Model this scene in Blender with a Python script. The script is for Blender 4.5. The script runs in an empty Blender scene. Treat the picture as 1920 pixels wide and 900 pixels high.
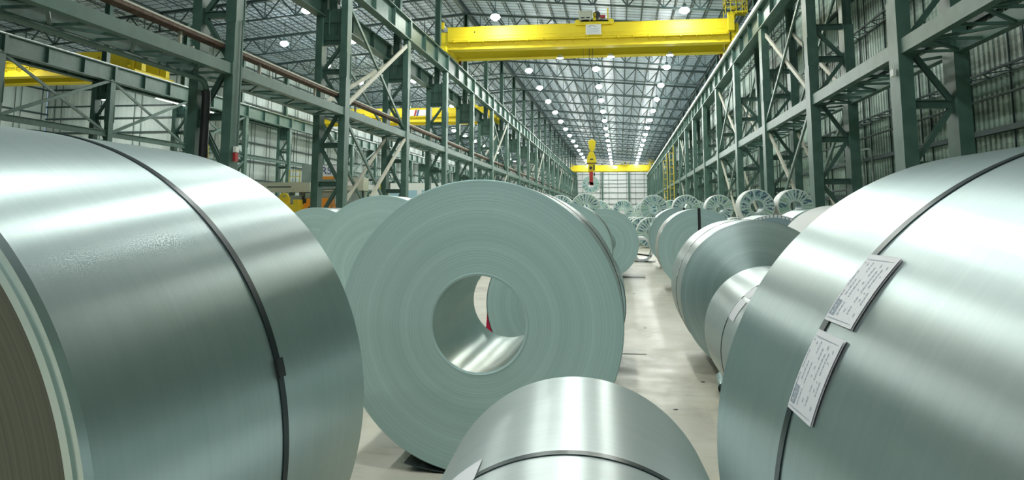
import bpy, math, random
from mathutils import Vector, Matrix
S = bpy.context.scene
COL = S.collection
rnd = random.Random(7)

# ------------------------------------------------------------------ camera, world, exposure
FPX, PITCH, YAW, ROLL, CYP, EYE = 1437.0, 0.1278, 0.1393, 0.001, 220.0, 1.56
cam = bpy.data.cameras.new('camera'); camo = bpy.data.objects.new('camera', cam); COL.objects.link(camo)
cam.sensor_fit = 'HORIZONTAL'; cam.sensor_width = 36.0; cam.lens = FPX / 1920 * 36
cam.shift_x = 0.0; cam.shift_y = -(450 - CYP) / 1920
cam.clip_start = 0.05; cam.clip_end = 600
F = Vector((-math.sin(YAW) * math.cos(PITCH), math.cos(YAW) * math.cos(PITCH), math.sin(PITCH)))
R0 = Vector((math.cos(YAW), math.sin(YAW), 0)); U0 = R0.cross(F)
R1 = R0 * math.cos(ROLL) + U0 * math.sin(ROLL); U1 = U0 * math.cos(ROLL) - R0 * math.sin(ROLL)
camo.matrix_world = Matrix(((R1.x, U1.x, -F.x, 0), (R1.y, U1.y, -F.y, 0), (R1.z, U1.z, -F.z, EYE), (0, 0, 0, 1)))
S.camera = camo
S.view_settings.view_transform = 'Standard'; S.view_settings.look = 'None'
S.view_settings.gamma = 1.0; S.view_settings.use_curve_mapping = False
S.view_settings.exposure = 0.02
LAMP_STRENGTH = 330.0
W = bpy.data.worlds.new('world'); S.world = W; W.use_nodes = True
W.node_tree.nodes['Background'].inputs[0].default_value = (0.55, 0.8, 1.0, 1)
W.node_tree.nodes['Background'].inputs[1].default_value = 0.5
try:
    S.cycles.max_bounces = 8; S.cycles.diffuse_bounces = 4; S.cycles.glossy_bounces = 5
    S.cycles.use_denoising = True; S.cycles.sample_clamp_indirect = 2.0
    S.cycles.caustics_reflective = False
except Exception: pass

# ------------------------------------------------------------------ materials
def N(nt, typ, **kw):
    n = nt.nodes.new(typ)
    for k, v in kw.items():
        if hasattr(n, k): setattr(n, k, v)
        else: n.inputs[k.replace('_', ' ')].default_value = v
    return n
def base(name, col, rough=0.5, metal=0.0, spec=0.5):
    m = bpy.data.materials.new(name); m.use_nodes = True
    b = m.node_tree.nodes['Principled BSDF']
    b.inputs['Base Color'].default_value = (*col, 1); b.inputs['Roughness'].default_value = rough
    b.inputs['Metallic'].default_value = metal
    b.inputs['Specular IOR Level'].default_value = spec
    return m, m.node_tree, b
def ramp(nt, fac, stops):
    r = nt.nodes.new('ShaderNodeValToRGB'); e = r.color_ramp.elements
    while len(e) < len(stops): e.new(0.5)
    for i, (p, c) in enumerate(stops):
        e[i].position = p; e[i].color = (*c, 1) if len(c) == 3 else c
    nt.links.new(fac, r.inputs[0]); return r.outputs[0]
def noisy(name, c1, c2, scale=1.0, rough=0.5, metal=0.0, bump=0.0, detail=6, stretch=(1, 1, 1), spec=0.5, lo=.35, hi=.65):
    m, nt, b = base(name, c1, rough, metal, spec)
    tc = nt.nodes.new('ShaderNodeTexCoord'); mp = nt.nodes.new('ShaderNodeMapping'); mp.inputs['Scale'].default_value = stretch
    nt.links.new(tc.outputs['Object'], mp.inputs[0])
    n = N(nt, 'ShaderNodeTexNoise', Scale=scale, Detail=detail)
    nt.links.new(mp.outputs[0], n.inputs['Vector'])
    nt.links.new(ramp(nt, n.outputs[0], [(lo, c1), (hi, c2)]), b.inputs['Base Color'])
    if bump:
        bp = N(nt, 'ShaderNodeBump', Strength=bump); nt.links.new(n.outputs[0], bp.inputs['Height']); nt.links.new(bp.outputs[0], b.inputs['Normal'])
    return m
def emis(name, col, st):
    m = bpy.data.materials.new(name); m.use_nodes = True; nt = m.node_tree; nt.nodes.clear()
    o = nt.nodes.new('ShaderNodeOutputMaterial'); e = nt.nodes.new('ShaderNodeEmission')
    e.inputs[0].default_value = (*col, 1); e.inputs[1].default_value = st; nt.links.new(e.outputs[0], o.inputs[0]); return m

GREEN = noisy('green_painted_steel', (.058, .128, .104), (.082, .165, .138), 2.0, .42)
TAN = noisy('tan_trim_lit_brace', (.50, .49, .40), (.58, .57, .48), 3.0, .5)  # own tan of the tray trim; on braces it paints in lamp light
DARK = noisy('dark_truss_paint', (.028, .055, .058), (.040, .075, .076), 2.0, .5)
BROWN = noisy('rusty_brown_steel', (.09, .05, .035), (.16, .10, .07), 4.0, .7)
YELLOW = noisy('crane_yellow_paint', (.86, .70, .025), (.82, .65, .02), .6, .6)
YELDK = base('machine_yellow_paint', (.72, .56, .04), .5)[0]
ORANGE = base('machine_orange_paint', (.85, .34, .04), .5)[0]
RED = base('red_paint', (.42, .03, .03), .45)[0]
REDC = base('crimson_cloth', (.55, .01, .06), .7)[0]
BLACK = base('black_steel', (.012, .014, .016), .4)[0]
RUBBER = base('black_rubber', (.02, .035, .035), .55)[0]
STRAP = base('dark_steel_strap', (.018, .032, .036), .32, .6)[0]
WHITEP = base('white_paper', (.92, .93, .97), .6)[0]
INK = base('grey_ink', (.45, .50, .58), .7)[0]
INKD = base('navy_ink', (.05, .09, .25), .7)[0]
WHITE = base('white_painted_metal', (.8, .83, .8), .5)[0]
BEIGE = base('beige_machine_paint', (.55, .58, .48), .5)[0]
GREYM = noisy('grey_machine_paint', (.25, .32, .30), (.32, .40, .37), 1.5, .5)
GLASSY = base('window_glass_dark', (.35, .55, .65), .1)[0]
CABLE = base('wire_rope', (.08, .10, .10), .5, .5)[0]
LENS = emis('lamp_lens_light', (.96, 1.0, .94), LAMP_STRENGTH)
REFR = emis('added_uplight_glow', (.95, 1.0, .96), 34.0)  # glow added to the lamps to throw light up at the deck
TUBE = emis('tube_light', (.93, 1.0, 1.0), 9.0)
SPOTS = emis('small_lamp_light', (1, 1, .95), 12.0)

def set_aniso(nt, b, amt, rot=0.0):
    t = nt.nodes.new('ShaderNodeTangent'); t.direction_type = 'RADIAL'; t.axis = 'Y'
    nt.links.new(t.outputs[0], b.inputs['Tangent']); b.inputs['Anisotropic'].default_value = amt; b.inputs['Anisotropic Rotation'].default_value = .25
def steel(name, c1, c2, rough, axis_scale, bump=.02, aniso=.82, metal=.9):
    """galvanised sheet: fine brushing running round the coil plus faint cloudy spangle"""
    m, nt, b = base(name, c1, rough, metal)
    if aniso: set_aniso(nt, b, aniso)
    tc = nt.nodes.new('ShaderNodeTexCoord')
    mp = nt.nodes.new('ShaderNodeMapping'); mp.inputs['Scale'].default_value = axis_scale
    nt.links.new(tc.outputs['Object'], mp.inputs[0])
    n1 = N(nt, 'ShaderNodeTexNoise', Scale=1.0, Detail=3); nt.links.new(mp.outputs[0], n1.inputs['Vector'])
    n2 = N(nt, 'ShaderNodeTexNoise', Scale=2.2, Detail=8, Roughness=.65); nt.links.new(tc.outputs['Object'], n2.inputs['Vector'])
    mix = N(nt, 'ShaderNodeMath', operation='ADD'); 
    h = N(nt, 'ShaderNodeMath', operation='MULTIPLY'); h.inputs[1].default_value = .35
    nt.links.new(n1.outputs[0], h.inputs[0]); nt.links.new(h.outputs[0], mix.inputs[0])
    h2 = N(nt, 'ShaderNodeMath', operation='MULTIPLY'); h2.inputs[1].default_value = .65
    nt.links.new(n2.outputs[0], h2.inputs[0]); nt.links.new(h2.outputs[0], mix.inputs[1])
    nt.links.new(ramp(nt, mix.outputs[0], [(.35, c1), (.65, c2)]), b.inputs['Base Color'])
    return m
SHEET = steel('galvanised_sheet', (.585, .705, .705), (.69, .785, .785), .35, (1.5, 60, 1.5), aniso=.74, metal=.96)
SHEETB = steel('bright_galvanised_sheet', (.68, .76, .75), (.76, .83, .82), .38, (1.5, 40, 1.5), aniso=.7, metal=.55)
BORE = steel('bore_sheet', (.58, .66, .62), (.68, .76, .72), .31, (40, 1.5, 40), aniso=.4)

def edges(name, c1, c2, rough, metal, aniso=0.0):
    """laminated strip edges: rings concentric about the coil's own axis (object Y)"""
    m, nt, b = base(name, c1, rough, metal)
    if aniso: set_aniso(nt, b, aniso)
    tc = nt.nodes.new('ShaderNodeTexCoord'); sx = nt.nodes.new('ShaderNodeSeparateXYZ'); nt.links.new(tc.outputs['Object'], sx.inputs[0])
    p = []
    for k in ('X', 'Z'):
        q = N(nt, 'ShaderNodeMath', operation='MULTIPLY'); nt.links.new(sx.outputs[k], q.inputs[0]); nt.links.new(sx.outputs[k], q.inputs[1]); p.append(q)
    ad = N(nt, 'ShaderNodeMath', operation='ADD'); nt.links.new(p[0].outputs[0], ad.inputs[0]); nt.links.new(p[1].outputs[0], ad.inputs[1])
    sq = N(nt, 'ShaderNodeMath', operation='SQRT'); nt.links.new(ad.outputs[0], sq.inputs[0])
    cx = nt.nodes.new('ShaderNodeCombineXYZ'); nt.links.new(sq.outputs[0], cx.inputs[0])
    # slight drift so that the rings are not perfect
    n0 = N(nt, 'ShaderNodeTexNoise', Scale=1.3, Detail=2); nt.links.new(tc.outputs['Object'], n0.inputs['Vector'])
    m0 = N(nt, 'ShaderNodeMath', operation='MULTIPLY'); m0.inputs[1].default_value = .012
    nt.links.new(n0.outputs[0], m0.inputs[0]); a0 = N(nt, 'ShaderNodeMath', operation='ADD'); nt.links.new(sq.outputs[0], a0.inputs[0]); nt.links.new(m0.outputs[0], a0.inputs[1])
    cx2 = nt.nodes.new('ShaderNodeCombineXYZ'); nt.links.new(a0.outputs[0], cx2.inputs[0])
    n1 = N(nt, 'ShaderNodeTexNoise', Scale=130.0, Detail=3, Roughness=.75); nt.links.new(cx2.outputs[0], n1.inputs['Vector'])
    n2 = N(nt, 'ShaderNodeTexNoise', Scale=12.0, Detail=2); nt.links.new(cx.outputs[0], n2.inputs['Vector'])
    mx = N(nt, 'ShaderNodeMath', operation='ADD'); nt.links.new(n1.outputs[0], mx.inputs[0])
    h2 = N(nt, 'ShaderNodeMath', operation='MULTIPLY'); h2.inputs[1].default_value = .5; nt.links.new(n2.outputs[0], h2.inputs[0]); nt.links.new(h2.outputs[0], mx.inputs[1])
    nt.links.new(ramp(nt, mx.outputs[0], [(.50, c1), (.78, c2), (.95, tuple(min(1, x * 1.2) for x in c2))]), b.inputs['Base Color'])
    bp = N(nt, 'ShaderNodeBump', Strength=.35); bp.inputs['Distance'].default_value = .004
    nt.links.new(mx.outputs[0], bp.inputs['Height']); nt.links.new(bp.outputs[0], b.inputs['Normal'])
    return m
EDGE = edges('strip_edges', (.355, .54, .54), (.49, .67, .67), .5, .3)
EDGED = edges('shaded_strip_edges', (.085, .088, .068), (.13, .132, .105), .6, .2)  # shade on the left coil's near face, put into the colour
EDGEP = edges('polished_strip_edges', (.52, .65, .66), (.66, .77, .78), .36, .9, aniso=.85)

def floor_mat():
    m, nt, b = base('concrete_floor', (.6, .58, .5), .5)
    tc = nt.nodes.new('ShaderNodeTexCoord')
    def noise(sc, det, st=(1, 1, 1)):
        mp = nt.nodes.new('ShaderNodeMapping'); mp.inputs['Scale'].default_value = st
        nt.links.new(tc.outputs['Object'], mp.inputs[0])
        n = N(nt, 'ShaderNodeTexNoise', Scale=sc, Detail=det, Roughness=.6); nt.links.new(mp.outputs[0], n.inputs['Vector']); return n.outputs[0]
    c = ramp(nt, noise(.9, 10, (1, .55, 1)), [(.30, (.42, .39, .29)), (.46, (.66, .62, .50)), (.62, (.78, .745, .63))])
    scuff = ramp(nt, noise(5.5, 12, (.5, 1.6, 1)), [(.55, (0, 0, 0)), (.72, (1, 1, 1))])
    mx = nt.nodes.new('ShaderNodeMix'); mx.data_type = 'RGBA'
    f = N(nt, 'ShaderNodeMath', operation='MULTIPLY'); f.inputs[1].default_value = .45
    nt.links.new(scuff, f.inputs[0]); nt.links.new(f.outputs[0], mx.inputs[0]); nt.links.new(c, mx.inputs[6]); mx.inputs[7].default_value = (.36, .37, .33, 1)
    nt.links.new(mx.outputs[2], b.inputs['Base Color'])
    rr = ramp(nt, noise(3, 6), [(.3, (.32,) * 3), (.7, (.55,) * 3)]); nt.links.new(rr, b.inputs['Roughness'])
    bp = N(nt, 'ShaderNodeBump', Strength=.08); nt.links.new(noise(30, 6), bp.inputs['Height']); nt.links.new(bp.outputs[0], b.inputs['Normal'])
    return m
FLOOR = floor_mat()

def deck_mat():
    m, nt, b = base('roof_deck', (.5, .57, .62), .4, .0)
    tc = nt.nodes.new('ShaderNodeTexCoord')
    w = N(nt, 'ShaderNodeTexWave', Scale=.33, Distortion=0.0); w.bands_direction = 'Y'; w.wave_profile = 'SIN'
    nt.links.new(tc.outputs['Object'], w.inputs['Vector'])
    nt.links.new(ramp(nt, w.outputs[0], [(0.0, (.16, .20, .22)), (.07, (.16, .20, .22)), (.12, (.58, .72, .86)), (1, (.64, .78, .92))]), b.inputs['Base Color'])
    w2 = N(nt, 'ShaderNodeTexWave', Scale=2.2, Distortion=0.0); w2.bands_direction = 'Y'
    nt.links.new(tc.outputs['Object'], w2.inputs['Vector'])
    bp = N(nt, 'ShaderNodeBump', Strength=.5); bp.inputs['Distance'].default_value = .05
    nt.links.new(w2.outputs[0], bp.inputs['Height']); nt.links.new(bp.outputs[0], b.inputs['Normal'])
    return m
DECK = deck_mat()
WALLG = noisy('green_wall_sheeting', (.26, .38, .32), (.56, .72, .64), .45, .35, 0, 0, 10, (1, .5, 1.6), lo=.34, hi=.6)
WALLW = noisy('white_wall_sheeting', (.50, .61, .58), (.64, .73, .70), .3, .45, 0, 0, 5, (1, .5, 1))
WALLE = noisy('end_wall_panels', (.86, .88, .90), (.92, .93, .95), .3, .5, 0, 0, 3)

# ------------------------------------------------------------------ mesh builder
class MB:
    def __init__(s): s.v = []; s.f = []; s.m = []; s.sm = []
    def add(s, vs, fs, mi=0, smooth=False):
        o = len(s.v); s.v += [tuple(p) for p in vs]
        for f in fs: s.f.append(tuple(i + o for i in f)); s.m.append(mi); s.sm.append(smooth)
    def box(s, a, b, mi=0):
        x0, y0, z0 = a; x1, y1, z1 = b
        s.add([(x0, y0, z0), (x1, y0, z0), (x1, y1, z0), (x0, y1, z0), (x0, y0, z1), (x1, y0, z1), (x1, y1, z1), (x0, y1, z1)],
              [(0, 3, 2, 1), (4, 5, 6, 7), (0, 1, 5, 4), (1, 2, 6, 5), (2, 3, 7, 6), (3, 0, 4, 7)], mi)
    def cbox(s, c, d, mi=0):
        s.box([c[i] - d[i] / 2 for i in range(3)], [c[i] + d[i] / 2 for i in range(3)], mi)
    def beam(s, p, q, w, h, mi=0, up=(0, 0, 1)):
        p = Vector(p); q = Vector(q); d = (q - p).normalized(); u = Vector(up)
        if abs(d.dot(u)) > .98: u = Vector((0, 1, 0))
        r = d.cross(u).normalized(); u = r.cross(d)
        vs = []
        for c in (p, q):
            for a, b in ((-1, -1), (1, -1), (1, 1), (-1, 1)): vs.append(c + r * a * w / 2 + u * b * h / 2)
        s.add(vs, [(0, 1, 2, 3), (7, 6, 5, 4), (0, 4, 5, 1), (1, 5, 6, 2), (2, 6, 7, 3), (3, 7, 4, 0)], mi)
    def hbeam(s, p, q, w, h, t=.03, mi=0, up=(0, 0, 1)):
        """I section: flanges of width w at +-h/2 along 'up'"""
        p = Vector(p); q = Vector(q); d = (q - p).normalized(); u = Vector(up)
        r = d.cross(u).normalized(); u = r.cross(d)
        s.beam(p + u * (h / 2 - t / 2), q + u * (h / 2 - t / 2), w, t, mi, u)
        s.beam(p - u * (h / 2 - t / 2), q - u * (h / 2 - t / 2), w, t, mi, u)
        s.beam(p, q, t * .8, h - 2 * t, mi, u)
    def tube(s, pts, r, n=10, mi=0, cap=True, rr=None):
        pts = [Vector(p) for p in pts]; rings = []
        prev = None
        for i, p in enumerate(pts):
            d = (pts[min(i + 1, len(pts) - 1)] - pts[max(i - 1, 0)]).normalized()
            u = prev if prev is not None else (Vector((0, 0, 1)) if abs(d.z) < .9 else Vector((1, 0, 0)))
            x = d.cross(u).normalized(); y = x.cross(d).normalized(); prev = y
            ra = rr[i] if rr else r
            rings.append([p + (x * math.cos(a) + y * math.sin(a)) * ra for a in [2 * math.pi * k / n for k in range(n)]])
        vs = [v for R in rings for v in R]; fs = []
        for i in range(len(pts) - 1):
            for k in range(n): fs.append((i * n + k, i * n + (k + 1) % n, (i + 1) * n + (k + 1) % n, (i + 1) * n + k))
        s.add(vs, fs, mi, True)
        if cap:
            s.add(rings[0], [tuple(range(n))], mi); s.add(rings[-1], [tuple(range(n))[::-1]], mi)
    def lathe(s, prof, c=(0, 0, 0), axis='Z', n=24, mi=0, mis=None, smooth=True, a0=0, a1=2 * math.pi):
        """prof: list of (radius, height); each band gets its own vertices so that edges stay crisp"""
        full = abs(a1 - a0 - 2 * math.pi) < 1e-6
        for j in range(len(prof) - 1):
            vs = []
            for r, h in (prof[j], prof[j + 1]):
                for k in range(n + 1 if not full else n):
                    a = a0 + (a1 - a0) * k / n; x, y = r * math.cos(a), r * math.sin(a)
                    vs.append((c[0] + x, c[1] + y, c[2] + h) if axis == 'Z' else (c[0] + x, c[1] + h, c[2] + y) if axis == 'Y' else (c[0] + h, c[1] + x, c[2] + y))
            m = n if full else n + 1; fs = []
            for k in range(n):
                k2 = (k + 1) % m
                fs.append((k, k2, m + k2, m + k) if axis != 'Y' else (k, m + k, m + k2, k2))
            s.add(vs, fs, mis[j] if mis else mi, smooth)
    def mesh(s, name, mats):
        me = bpy.data.meshes.new(name); me.from_pydata(s.v, [], s.f)
        for m in (mats if isinstance(mats, (list, tuple)) else [mats]): me.materials.append(m)
        me.polygons.foreach_set('material_index', s.m); me.polygons.foreach_set('use_smooth', s.sm); me.update()
        return me
    def build(s, name, mats, parent=None, loc=None):
        return link(name, s.mesh(name, mats), parent, loc)
def link(name, me, parent=None, loc=None):
    o = bpy.data.objects.new(name, me); COL.objects.link(o)
    if parent: o.parent = parent
    if loc: o.location = loc
    return o
def tag(o, label=None, cat=None, group=None, kind=None):
    if label: o['label'] = label
    if cat: o['category'] = cat
    if group: o['group'] = group
    if kind: o['kind'] = kind
    return o
def thing(name, label, cat, loc=(0, 0, 0), rz=0.0, group=None):
    o = bpy.data.objects.new(name, None); COL.objects.link(o); o.location = loc; o.rotation_euler = (0, 0, rz)
    o.empty_display_size = .2
    return tag(o, label, cat, group)
def struct(o): o['kind'] = 'structure'; return o
def dup(root, loc=None, rz=None, label=None, group=None):
    kids = [(c, list(c.children)) for c in root.children]
    r = root.copy(); COL.objects.link(r)
    if loc is not None: r.location = loc
    if rz is not None: r.rotation_euler = (0, 0, rz)
    if label: r['label'] = label
    if group: r['group'] = group
    for c, gs in kids:
        c2 = c.copy(); COL.objects.link(c2); c2.parent = r
        for g in gs:
            g2 = g.copy(); COL.objects.link(g2); g2.parent = c2
    return r
def text_mesh(name, txt, size, mat, parent, mw, ext=.004):
    cu = bpy.data.curves.new(name, 'FONT'); cu.body = txt; cu.size = size; cu.extrude = ext; cu.align_x = 'CENTER'; cu.align_y = 'CENTER'
    t = bpy.data.objects.new(name, cu); COL.objects.link(t)
    dg = bpy.context.evaluated_depsgraph_get(); me = bpy.data.meshes.new_from_object(t.evaluated_get(dg))
    bpy.data.objects.remove(t); me.materials.clear(); me.materials.append(mat)
    o = link(name, me, parent); o.matrix_local = mw; return o
ORD = 'first second third fourth fifth sixth seventh eighth ninth tenth eleventh twelfth thirteenth fourteenth fifteenth sixteenth seventeenth eighteenth nineteenth twentieth twenty-first twenty-second twenty-third twenty-fourth twenty-fifth twenty-sixth twenty-seventh'.split()

# ------------------------------------------------------------------ setting: the hall
RIDGE_X, RIDGE_Z, SLOPE = -14.15, 21.2, .083       # underside of the deck
YN, YF = -32.0, 254.0
WR, WL, WC, YC = 12.4, -39.7, -60.5, 73.5
XA0, XA1 = -13.5, -14.8          # legs of the central row
XR0, XR1 = 8.8, 10.4             # legs of the right row
XB0, XB1 = -37.2, -38.4          # legs of the left row
Y0, BAY = 25.1, 11.1
def roof_z(x): return RIDGE_Z - SLOPE * abs(x - RIDGE_X)
mb = MB(); mb.box((WC - 1, YN - 1, -.3), (WR + 1, YF + 1, 0)); fl = struct(mb.build('floor', FLOOR))
# joint lines and cracks in the slab: thin dark strips of sealant
mb = MB()
for y in (9.08,): mb.beam((-2.2, y - .03, .002), (.27, y + .02, .002), .022, .004)
mb.build('joint_line', base('dark_joint', (.12, .12, .10), .8)[0], fl)
mb = MB()
for x, y in ((.03, 18.4), (.0, 14.2), (.32, 11.2), (.75, 7.7), (-1.5, 5.9), (-.35, 23.5), (.42, 6.6), (.25, 16.0)):
    mb.lathe([(.0, .004), (.018, .003), (.022, 0)], (x, y, 0), n=10)
mb.build('bolt_hole', BLACK, fl)
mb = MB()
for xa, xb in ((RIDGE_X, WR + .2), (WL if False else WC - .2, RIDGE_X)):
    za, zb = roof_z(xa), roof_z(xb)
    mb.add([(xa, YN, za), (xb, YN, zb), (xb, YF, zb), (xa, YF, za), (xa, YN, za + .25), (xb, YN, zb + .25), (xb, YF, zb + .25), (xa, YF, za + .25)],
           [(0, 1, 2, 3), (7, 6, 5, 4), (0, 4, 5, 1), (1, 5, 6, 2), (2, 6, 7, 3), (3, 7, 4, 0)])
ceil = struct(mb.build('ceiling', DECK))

def corrugated(axis, c, a, b, z0, ztop, pitch=.36, depth=.055, side=1):
    """trapezoid-ribbed sheeting; axis 'X': wall plane x=c running along y from a to b"""
    m = MB(); n = max(1, int((b - a) / pitch)); vs = []; 
    prof = ((0, 0), (.5, 0), (.6, 1), (.9, 1))
    for i in range(n):
        for t, d in prof:
            s = a + (i + t) * (b - a) / n; off = c + side * depth * d
            zt = ztop(s) if callable(ztop) else ztop
            vs += [(off, s, z0), (off, s, zt)] if axis == 'X' else [(s, off, z0), (s, off, zt)]
    k = len(vs) // 2
    m.add(vs, [(2 * i, 2 * i + 2, 2 * i + 3, 2 * i + 1) for i in range(k - 1)])
    # back skin gives the wall its thickness
    e = c + side * .25
    if axis == 'X': m.box((min(e, e + side * .02), a, z0), (max(e, e + side * .02), b, ztop if not callable(ztop) else min(ztop(a), ztop(b))))
    return m
def dirty(m, c):
    nt = m.node_tree; b = nt.nodes['Principled BSDF']; src = b.inputs['Base Color'].links[0].from_socket
    tc = nt.nodes.new('ShaderNodeTexCoord'); mp = nt.nodes.new('ShaderNodeMapping'); mp.inputs['Scale'].default_value = (1, .10, .9)
    nt.links.new(tc.outputs['Object'], mp.inputs[0]); n = N(nt, 'ShaderNodeTexNoise', Scale=.9, Detail=9, Roughness=.7); nt.links.new(mp.outputs[0], n.inputs['Vector'])
    f = ramp(nt, n.outputs[0], [(.47, (0, 0, 0)), (.62, (.85, .85, .85))])
    mx = nt.nodes.new('ShaderNodeMix'); mx.data_type = 'RGBA'; nt.links.new(f, mx.inputs[0]); nt.links.new(src, mx.inputs[6]); mx.inputs[7].default_value = (*c, 1)
    nt.links.new(mx.outputs[2], b.inputs['Base Color'])
dirty(WALLG, (.07, .10, .07))
wr = struct(corrugated('X', WR, YN, YF, 0, roof_z(WR)).build('wall_right', WALLG))
wl = struct(corrugated('X', WL, YC, YF, 0, roof_z(WL), .9, .03, -1).build('wall_left', WALLW))
wc = struct(corrugated('X', WC, YN, YC, 0, roof_z(WC), .9, .03, -1).build('wall_outer_left', WALLW))
wf = struct(corrugated('Y', YF, WL, WR, 0, lambda s: roof_z(s), 1.0, .03, 1).build('wall_far', WALLE))
we = struct(corrugated('Y', YC, WC, WL, 0, lambda s: roof_z(s), 1.0, .03, 1).build('wall_side_bay', WALLW))
wb = struct(corrugated('Y', YN, WC, WR, 0, lambda s: roof_z(s), 1.0, .03, -1).build('wall_back', WALLW))

def lattice_girt(m, x, ya, yb, z, w=.55, t=.07, step=.75):
    m.beam((x, ya, z), (x, yb, z), t, t); m.beam((x - w, ya, z + .02), (x - w, yb, z + .02), t, t)
    n = int((yb - ya) / step)
    for i in range(n):
        a = ya + i * step; p = (x, a, z) if i % 2 else (x - w, a, z); q = (x - w, a + step, z) if i % 2 else (x, a + step, z)
        m.beam(p, q, .035, .035)
for z in (6.15, 10.6, 15.2):
    mb = MB(); lattice_girt(mb, WR - .08, YN, 130, z); mb.beam((WR - .1, 130, z), (WR - .1, YF, z), .12, .12); tag(mb.build('lattice_girt', DARK, wr))
for z, h in ((1.2, .16), (2.6, .22), (4.35, .18), (8.3, .16), (12.9, .16), (17.4, .16)):
    mb = MB(); mb.hbeam((WR - .12, YN, z), (WR - .12, YF, z), h, .2, .02, up=(1, 0, 0)); mb.build('girt', DARK, wr)
mb = MB(); mb.tube([(WR - .42, YN, 5.38), (WR - .42, YF, 5.38)], .045, 8); mb.tube([(WR - .42, YN, 2.95), (WR - .42, YF, 2.95)], .06, 8); mb.build('pipe_run', DARK, wr)
mb = MB(); y = YN + 1.5
while y < YF:
    for dy in (0, .95): mb.beam((WR - .05, y + dy, 0), (WR - .05, y + dy, 19.0), .05, .05)
    y += 3.7
tag(mb.build('sag_rod', DARK, wr), kind='stuff')
def plane_girts(wall, axis, c, a, b, zs, zt, vs, s):
    for z in zs:
        m = MB(); m.beam((c, a, z) if axis == 'X' else (a, c, z), (c, b, z) if axis == 'X' else (b, c, z), .14, .16); m.build('girt', DARK, wall)
    m = MB()
    v = a + 1.0
    while v < b:
        for d in (0, .8):
            p = (c, v + d, 0) if axis == 'X' else (v + d, c, 0); m.beam(p, (p[0], p[1], zt), .05, .05)
        v += vs
    tag(m.build('sag_rod', DARK, wall), kind='stuff')
plane_girts(wl, 'X', WL + .12, YC, YF, (1.4, 3.4, 5.4, 7.4, 9.4, 11.6, 13.6, 15.6, 17.4), 18.4, 3.7, 1)
plane_girts(wc, 'X', WC + .12, YN, YC, (1.8, 4.4, 7.0, 9.6, 12.2, 14.8), 16.6, 3.7, 1)
plane_girts(we, 'Y', YC - .12, WC, WL, (3.6, 5.9, 8.0, 10.2, 11.7, 13.0, 14.8, 16.2), 16.8, 4.6, 1)
for z in (1.8, 3.6, 5.4, 7.2, 9.1, 10.9, 12.0, 13.2, 15, 16.8):
    mb = MB(); mb.beam((WL, YF - .12, z), (WR, YF - .12, z), .3, .16); mb.build('girt', GREEN, wf)
mb = MB(); x = WL + 2
while x < WR:
    mb.beam((x, YF - .1, 0), (x, YF - .1, 17.6), .10, .10); x += 2.85
mb.build('sag_rod', GREEN, wf)
for x in (-32, -23.5, -14.2, -5.6, 3.0):
    mb = MB(); mb.hbeam((x, YF - .5, 0), (x, YF - .5, 18.5), .5, .6, .05, up=(0, 1, 0)); mb.build('wind_post', GREEN, wf)
# deep dark strips on the side wall of the left bay: an eave girder carrying the truss ends
mb = MB(); mb.hbeam((XB1 + .2, YN, 18.35), (XB1 + .2, YF, 18.35), .3, .5, .04); struct(mb.build('trim_1', DARK))
mb = MB(); mb.hbeam((XR1, YN, 18.3), (XR1, YF, 18.3), .3, .5, .04); struct(mb.build('trim_2', DARK))
mb = MB(); mb.hbeam((RIDGE_X, YN, 20.75), (RIDGE_X, YF, 20.75), .36, .6, .05); struct(mb.build('trim_3', DARK))

# ------------------------------------------------------------------ roof trusses and joists
def truss_mesh(name, x0, x1, npan, dep=1.6):
    m = MB(); zt = lambda x: roof_z(x) - .70
    w = (x1 - x0) / npan
    m.beam((x0, 0, zt(x0)), (x1, 0, zt(x1)), .30, .20); m.beam((x0, 0, zt(x0) - dep), (x1, 0, zt(x1) - dep), .22, .12)
    for i in range(npan):
        a, b = x0 + i * w, x0 + (i + 1) * w; c = (a + b) / 2
        m.beam((a, 0, zt(a)), (c, 0, zt(c) - dep), .09, .10); m.beam((c, 0, zt(c) - dep), (b, 0, zt(b)), .09, .10)
        m.beam((c, 0, zt(c)), (c, 0, zt(c) - dep), .06, .06)
        if i == 0 or i == npan - 1:
            e = a if i == 0 else b; m.beam((e, 0, zt(e)), (e, 0, zt(e) - dep), .12, .12)
    return m.mesh(name, DARK)
TM = truss_mesh('roof_truss', RIDGE_X, XR1, 9); TL = truss_mesh('roof_truss', XB1 + .2, RIDGE_X, 9); TC = truss_mesh('roof_truss', WC + .2, XB1 + .2, 8)
KR = range(-5, 21)
for k in KR:
    y = Y0 + BAY * k
    near = k < 3
    for me, nm, cat in ((TM, 'main hall', 'm'), (TL, 'left bay', 'l'), (TC, 'outer left bay', 'c')):
        if cat == 'c' and k > 4: continue
        o = link('roof_truss', me, None, (0, y, 0))
        tag(o, 'dark steel roof truss of the %s, %s from the camera end' % (nm, ORD[k + 5]), 'roof truss', 'roof trusses of the ' + nm)
def joist_mb(m, x, ya, yb, z, fine=True):
    m.beam((x, ya, z), (x, yb, z), .09, .05); m.beam((x, ya + .5, z - .52), (x, yb - .5, z - .52), .07, .05)
    n = 12 if fine else 8; st = (yb - ya) / n
    for i in range(n):
        a = ya + i * st; b = a + st
        za, zb = (z, z - .52) if i % 2 == 0 else (z - .52, z)
        m.beam((x, a, za), (x, b, zb), .03, .03)
JW = (XR1 - RIDGE_X) / 18
J = MB(); joist_mb(J, 0, 0, BAY, 0); JM = J.mesh('roof_joist', DARK)
rest = MB(); cnt = 0
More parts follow.
